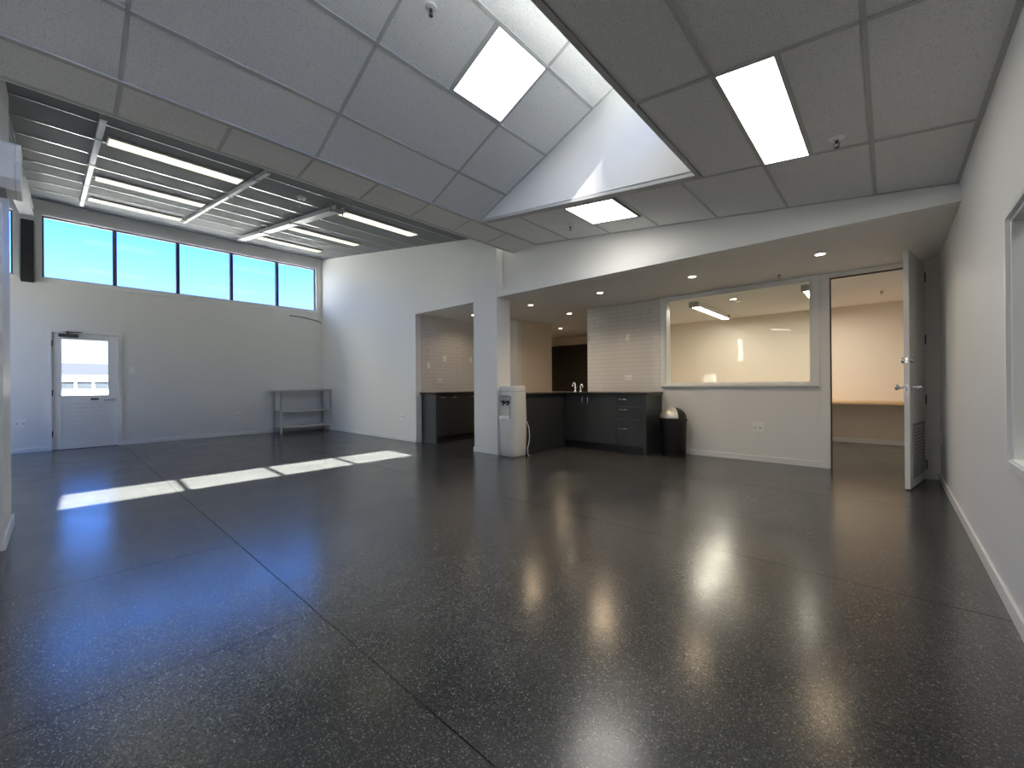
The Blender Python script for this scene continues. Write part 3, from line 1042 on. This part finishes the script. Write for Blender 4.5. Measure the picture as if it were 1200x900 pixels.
# left bench of the kitchenette
t = cab('bench_cupboard', 'charcoal bench cupboard in the kitchenette left of the column', (-6.03, YC + .125, 0), PI / 2, 1.735, .455,
        [(.02, .31, .125, .878, 'door', (.155, .832, 'x')), (.31, .60, .125, .878, 'door', (.435, .832, 'x')),
         (.60, 1.18, .125, .878, 'door', (.90, .832, 'x')), (1.18, 1.735, .125, .878, 'door', (1.46, .832, 'x'))])
B(-.0015, .016, .0, .455, 0, WT - .042).build('end_panel', M['cab'], t)
# worktops
wt = MB().prism([(-4.66, 4.762), (-4.02, 4.762), (-4.02, 5.725), (-2.585, 5.725), (-2.585, YB - .013), (-4.66, YB - .013)], 2, WT - .040, WT)
tag(wt.build('worktop', M['top'], bevel=.003), 'black L shaped worktop on the peninsula and drawer units', 'worktop')
tag(B(-6.485, -6.00, YC + .085, 6.33, WT - .040, WT).build('worktop', M['top'], bevel=.003),
    'black worktop on the bench in the kitchenette left of the column', 'worktop')


def tap(lab, x, y, h, reach, r):
    t = thing('tap', lab, 'tap', (x, y, WT))
    MB().lathe([(.024, 0), (.022, .02), (.014, .028)], n=14).build('tap_base', M['chrome'], t, smooth=True)
    pts = [(0, 0, .025), (0, 0, h * .72)]
    for i in range(1, 8):
        a_ = PI * i / 8
        pts.append((-(1 - math.cos(a_)) * reach / 2, 0, h * .72 + math.sin(a_) * h * .28))
    pts.append((-reach, 0, h * .60))
    MB().tube(pts, r, 10).build('spout', M['chrome'], t, smooth=True)
    MB().tube([(.012, 0, .045), (.035, 0, .055), (.055, -.01, .085)], .006, 8).build('lever', M['chrome'], t, smooth=True)


tap('tall curved chrome kitchen tap at the left of the sink', -4.055, 6.1, .155, .05, .012)
tap('shorter chrome tap right of the tall curved one', -3.945, 6.1, .125, -.04, .013)

# ------------------------------------------------------------------ switches and sockets


def wall_plate(name, lab, cat, loc, normal, wv, hv, kind):
    """plate of size wv x hv with a switch rocker or sockets"""
    n_ = Vector(normal)
    rz = math.atan2(n_.y, n_.x) + PI / 2           # local -y faces the room
    t = thing(name, lab, cat, loc, rz, 'white wall plates')
    B(-wv / 2, wv / 2, -.009, 0, -hv / 2, hv / 2).build('face_plate', M['plate'], t, bevel=.0025)
    if kind == 'switch':
        B(-.011, .011, -.0125, -.0092, -.016, .016).build('rocker', M['plate'], t, bevel=.001)
    else:
        for s in (-1, 1):
            B(s * wv * .25 - .016, s * wv * .25 + .016, -.0105, -.0092, -.026, .010).build('socket', M['socket'], t)
            B(s * wv * .25 - .007, s * wv * .25 + .007, -.012, -.0092, .018, .028).build('rocker', M['plate'], t)
    return t


wall_plate('light_switch', 'white light switch beside the exterior door', 'switch', (XL, .928, 1.395), (1, 0, 0), .085, .12, 'switch')
wall_plate('power_socket', 'white power socket low on the window wall left of the grey shelf', 'socket', (XL, 2.62, .45), (1, 0, 0), .12, .12, 'socket')
wall_plate('power_socket', 'white power socket on the wall left of the exterior door', 'socket', (XL, -.425, .493), (1, 0, 0), .13, .12, 'socket')
wall_plate('power_socket', 'white double power socket on the centre wall', 'socket', (-6.915, YC, .47), (0, -1, 0), .125, .12, 'socket')
wall_plate('power_socket', 'white power socket below the internal window', 'socket', (-1.30, YB, .46), (0, -1, 0), .12, .13, 'socket')
wall_plate('power_socket', 'white power socket low on the right wall behind the open door', 'socket', (XR, 6.2, .46), (-1, 0, 0), .115, .12, 'socket')
TY = YB - .0115
wall_plate('power_socket', 'white double power socket on the tiled wall above the drawers', 'socket', (-3.16, TY, 1.16), (0, -1, 0), .125, .075, 'socket')
wall_plate('light_switch', 'upright white switch high on the tiled wall above the drawers', 'switch', (-3.17, TY, 1.82), (0, -1, 0), .07, .115, 'switch')
TX = -6.497 + .0115
wall_plate('light_switch', 'upright white switch on the kitchenette tiles nearest the opening edge', 'switch', (TX, 4.75, 1.44), (1, 0, 0), .075, .12, 'switch')
wall_plate('light_switch', 'higher upright white switch in the middle of the kitchenette tiles', 'switch', (TX, 5.14, 1.585), (1, 0, 0), .075, .12, 'switch')
wall_plate('light_switch', 'white switch on the kitchenette tiles close to the column', 'switch', (TX, 5.83, 1.58), (1, 0, 0), .075, .12, 'switch')
wall_plate('power_socket', 'white double power socket on the kitchenette tiles above the bench', 'socket', (TX, 5.01, 1.155), (1, 0, 0), .12, .075, 'socket')

# ------------------------------------------------------------------ water cooler
t = thing('water_cooler', 'cream white floor standing water cooler beside the column', 'water cooler', (-4.152, 4.575, 0))
NS = 48


def sup(rx, ry, z, e=3.2, notch=None):
    pts = []
    for i in range(NS):
        a_ = 2 * PI * i / NS
        ca, sa = math.cos(a_), math.sin(a_)
        x = rx * math.copysign(abs(ca) ** (2 / e), ca)
        y = ry * math.copysign(abs(sa) ** (2 / e), sa)
        if notch and abs(x) < notch and y < 0:
            y = -ry + .055
        pts.append((x, y, z))
    return pts


prof = [(.005, .155), (.02, .163), (.05, .168), (.30, .176), (.555, .178)]
rings = [sup(r, r, z) for z, r in prof]
rings += [sup(.178, .178, .56), sup(.178, .178, .562, notch=.10), sup(.172, .172, .885, notch=.10), sup(.172, .172, .888), sup(.168, .168, .955)]
MB().rings(rings).build('body', M['cooler'], t, smooth=True)
MB().rings([sup(.160, .160, .955), sup(.160, .160, .962)]).build('seam', M['grey'], t)
MB().rings([sup(.168, .168, .962), sup(.168, .168, 1.015), sup(.160, .160, 1.036), sup(.130, .130, 1.042)]).build('lid', M['cooler'], t, smooth=True)
nf = MB().box(-.104, .104, -.181, -.172, .885, .90).box(-.104, -.098, -.181, -.172, .565, .885).box(.098, .104, -.181, -.172, .565, .885)
nf.build('niche_frame', M['grey'], t)
B(-.095, .095, -.20, -.125, .563, .60).build('drip_tray', M['plate'], t, bevel=.004)
for s in (-.045, .045):
    k = MB().tube([(s, -.118, .79), (s, -.165, .79), (s, -.170, .755)], .014, 10)
    k.box(s - .02, s + .02, -.195, -.15, .80, .825)
    k.build('cooler_tap', M['black'], t, smooth=True)
MB().rings([sup(.150, .150, 0), sup(.150, .150, .006)]).build('foot', M['black'], t)
tag(MB().tube([(-3.938, 4.62, .52), (-3.92, 4.63, .50), (-3.895, 4.64, .42), (-3.885, 4.64, .30), (-3.90, 4.64, .20), (-3.925, 4.64, .13), (-3.925, 4.645, .03), (-3.92, 4.68, .008)], .006, 8)
    .build('water_hose', M['plate'], smooth=True), 'thin white hose looping down beside the water cooler', 'hose')

# ------------------------------------------------------------------ swing bin
t = thing('swing_bin', 'black round bin with a silver swing dome lid beside the drawers', 'bin', (-2.345, 6.10, 0))
MB().lathe([(.165, 0), (.170, .01), (.187, .50), (.187, .505)], n=32).build('bin_body', M['black'], t, smooth=True)
MB().lathe([(.186, .505), (.196, .507), (.196, .540), (.184, .545)], n=32).build('rim', M['black'], t, smooth=True)
RD = .185


def dome(a0, a1, e0, e1, r, n=20, m_=10):
    mb_ = MB()
    rr = []
    for off in (0, -.004):
        grid = []
        for j in range(m_ + 1):
            el = e0 + (e1 - e0) * j / m_
            grid.append([((r + off) * math.cos(el) * math.cos(a0 + (a1 - a0) * i / n), (r + off) * math.cos(el) * math.sin(a0 + (a1 - a0) * i / n),
                          .545 + (r + off) * .88 * math.sin(el)) for i in range(n + 1)])
        rr.append(grid)
    for grid in rr:
        b = len(mb_.v)
        for row in grid:
            mb_.v += row
        for j in range(m_):
            for i in range(n):
                q = b + j * (n + 1) + i
                mb_.f.append((q, q + 1, q + n + 2, q + n + 1))
    return mb_


MB().lathe([(RD * math.cos(k * PI / 2 / 10), .545 + RD * .88 * math.sin(k * PI / 2 / 10)) for k in range(10)] + [(.004, .545 + RD * .88)], n=32
           ).build('dome', M['black'], t, smooth=True)
a_mid = math.radians(-95)
dome(a_mid - .95, a_mid + .82, .06, 1.30, RD + .006).build('swing_flap', M['silver'], t, smooth=True)

# ------------------------------------------------------------------ shelving table in the far corner
t = thing('shelving_table', 'pale grey steel shelving table with two lower shelves in the far corner', 'shelf', (-10.235, 3.88, 0))
B(-.245, .27, -.66, .625, .955, .985).build('table_top', M['shelf'], t, bevel=.003)
for s, zz in ((0, .475), (1, .115)):
    mm = MB().box(-.205, .215, -.555, .565, zz + .030, zz + .036).box(.203, .215, -.555, .565, zz, zz + .03).box(-.205, -.193, -.555, .565, zz, zz + .03)
    mm.build('shelf_board', M['shelf'], t)
for sx_ in (-1, 1):
    for sy_ in (-1, 1):
        x, y = .007 + sx_ * .212, .004 + sy_ * .545
        mm = MB().box(x - .022, x + .022, y - .004 + sy_ * .018, y + .004 + sy_ * .018, 0, .954)
        mm.box(x - .004 + sx_ * .020, x + .004 + sx_ * .020, y - .022, y + .022, 0, .954)
        lg = mm.build('leg', M['shelf_leg'], t)
        pts = []
        for i in range(6):
            a_ = i / 5 * PI / 2
            pts.append((x + sx_ * .020, y - sy_ * (.02 + .06 * (1 - math.cos(a_))), .885 + .066 * math.sin(a_)))
        MB().tube(pts, .008, 6).build('corner_brace', M['shelf_leg'], lg, smooth=True)

# loose cable under the high window
tag(MB().tube([(XL + .012, 3.70, 2.745), (XL + .015, 3.85, 2.742), (XL + .018, 4.0, 2.735), (XL + .016, 4.12, 2.715), (XL + .018, 4.22, 2.70),
               (XL + .03, 4.36, 2.675), (XL + .04, 4.42, 2.62)], .010, 7).build('loose_cable', M['bronze'], smooth=True),
    'thin loose cable on the wall under the right end of the high window', 'cable')

# ------------------------------------------------------------------ hall cupboards, office desk
for i, (x0, x1, lab) in enumerate(((-7.55, -6.55, 'left'), (-6.545, -5.2, 'right'))):
    t = thing('tall_cupboard', 'dark brown floor to head height cupboard at the end of the hall, %s one' % lab, 'cupboard', (x0, 9.5, 0), 0, 'dark hall cupboards')
    wd = x1 - x0
    B(0, wd, .02, .295, 0, 2.13).build('carcass', M['cup'], t)
    for k in range(2):
        d = B(k * wd / 2 + .002, (k + 1) * wd / 2 - .002, 0, .019, .06, 2.128).build('door', M['cup'], t, bevel=.001)
        bow_handle(.14, 'z').build('handle', M['bronze'], d, loc=(wd / 2 + (.04 if k else -.04), 0, 1.06), smooth=True)
t = thing('desk', 'long pale wood desk shelf along the office back wall', 'desk', (-1.4, 9.0, 0))
B(-2.4, 2.28, -.37, .325, .70, .735).build('desk_top', M['wood'], t, bevel=.002)
for x in (-2.3, 0, 2.2):
    B(x - .02, x + .02, -.20, .31, .52, .70).build('bracket', M['white'], t)

# ------------------------------------------------------------------ heat pump on the pier
t = thing('heat_pump', 'white wall mounted heat pump cut by the left edge of the view', 'heat pump', (PX1, -.62, 2.30))
prof = [(0, .02), (.06, 0), (.17, .03), (.215, .09), (.225, .20), (.20, .31), (.16, .335), (0, .335)]
MB().prism([(p, q) for p, q in prof], 1, -.42, .44).build('casing', M['white'], t, bevel=.004)
for s in (-.432, .452):
    MB().prism([(p * 1.02, q) for p, q in prof], 1, s - .011, s + .011).build('end_cap', M['plate'], t, bevel=.004)
MB().quadbox([(.075, -.38, -.004), (.175, -.38, .026), (.175, .40, .026), (.075, .40, -.004),
              (.075, -.38, .006), (.175, -.38, .036), (.175, .40, .036), (.075, .40, .006)]).build('air_louvre', M['grey'], t)
MB().lathe([(.004, -.0), (.004, .004)], n=8).build('indicator_lamp', M['red'], t, loc=(.12, .33, .0045))

# ------------------------------------------------------------------ outside
gm = MB().box(-70, XL - T, -80, 50, -.25, -.13).box(XL - T, XR + .12, -80, YN - .2, -.25, -.13).box(XR + .12, 40, -80, -.7, -.25, -.13)
structure(gm.build('ground_outside', M['concrete']))
t = thing('neighbour_building', 'white building with a row of dark windows seen through the door glass', 'building', (-30, 1, -.08))
B(-8, 0, -14, 14, 0, 1.75).build('wall', M['neigh'], t)
MB().prism([(.35, 1.80), (.35, 1.70), (-8.3, 1.70), (-4.2, 2.55)], 1, -14.4, 14.4).build('roof', M['nroof'], t)
B(.35, .45, -14.4, 14.4, 1.70, 1.80).build('gutter', M['nroof'], t)
for k in range(12):
    y = -6.62 + k * .62 - .0
    B(0, .03, y + .04, y + .56, 1.10, 1.44).build('window', M['nglass'], t)
ns = structure(B(-20, -16, -70, -8, -.13, 9).build('wall_sunlit_backdrop', M['backdrop']))  # added unseen wall; its sunlit face brightens the reflections in the internal window
MB().prism([(-15.7, 9.0), (-20.3, 9.0), (-18, 10.0)], 1, -70.3, -7.7).build('roof', M['nroof'], ns)  # cap of the added wall
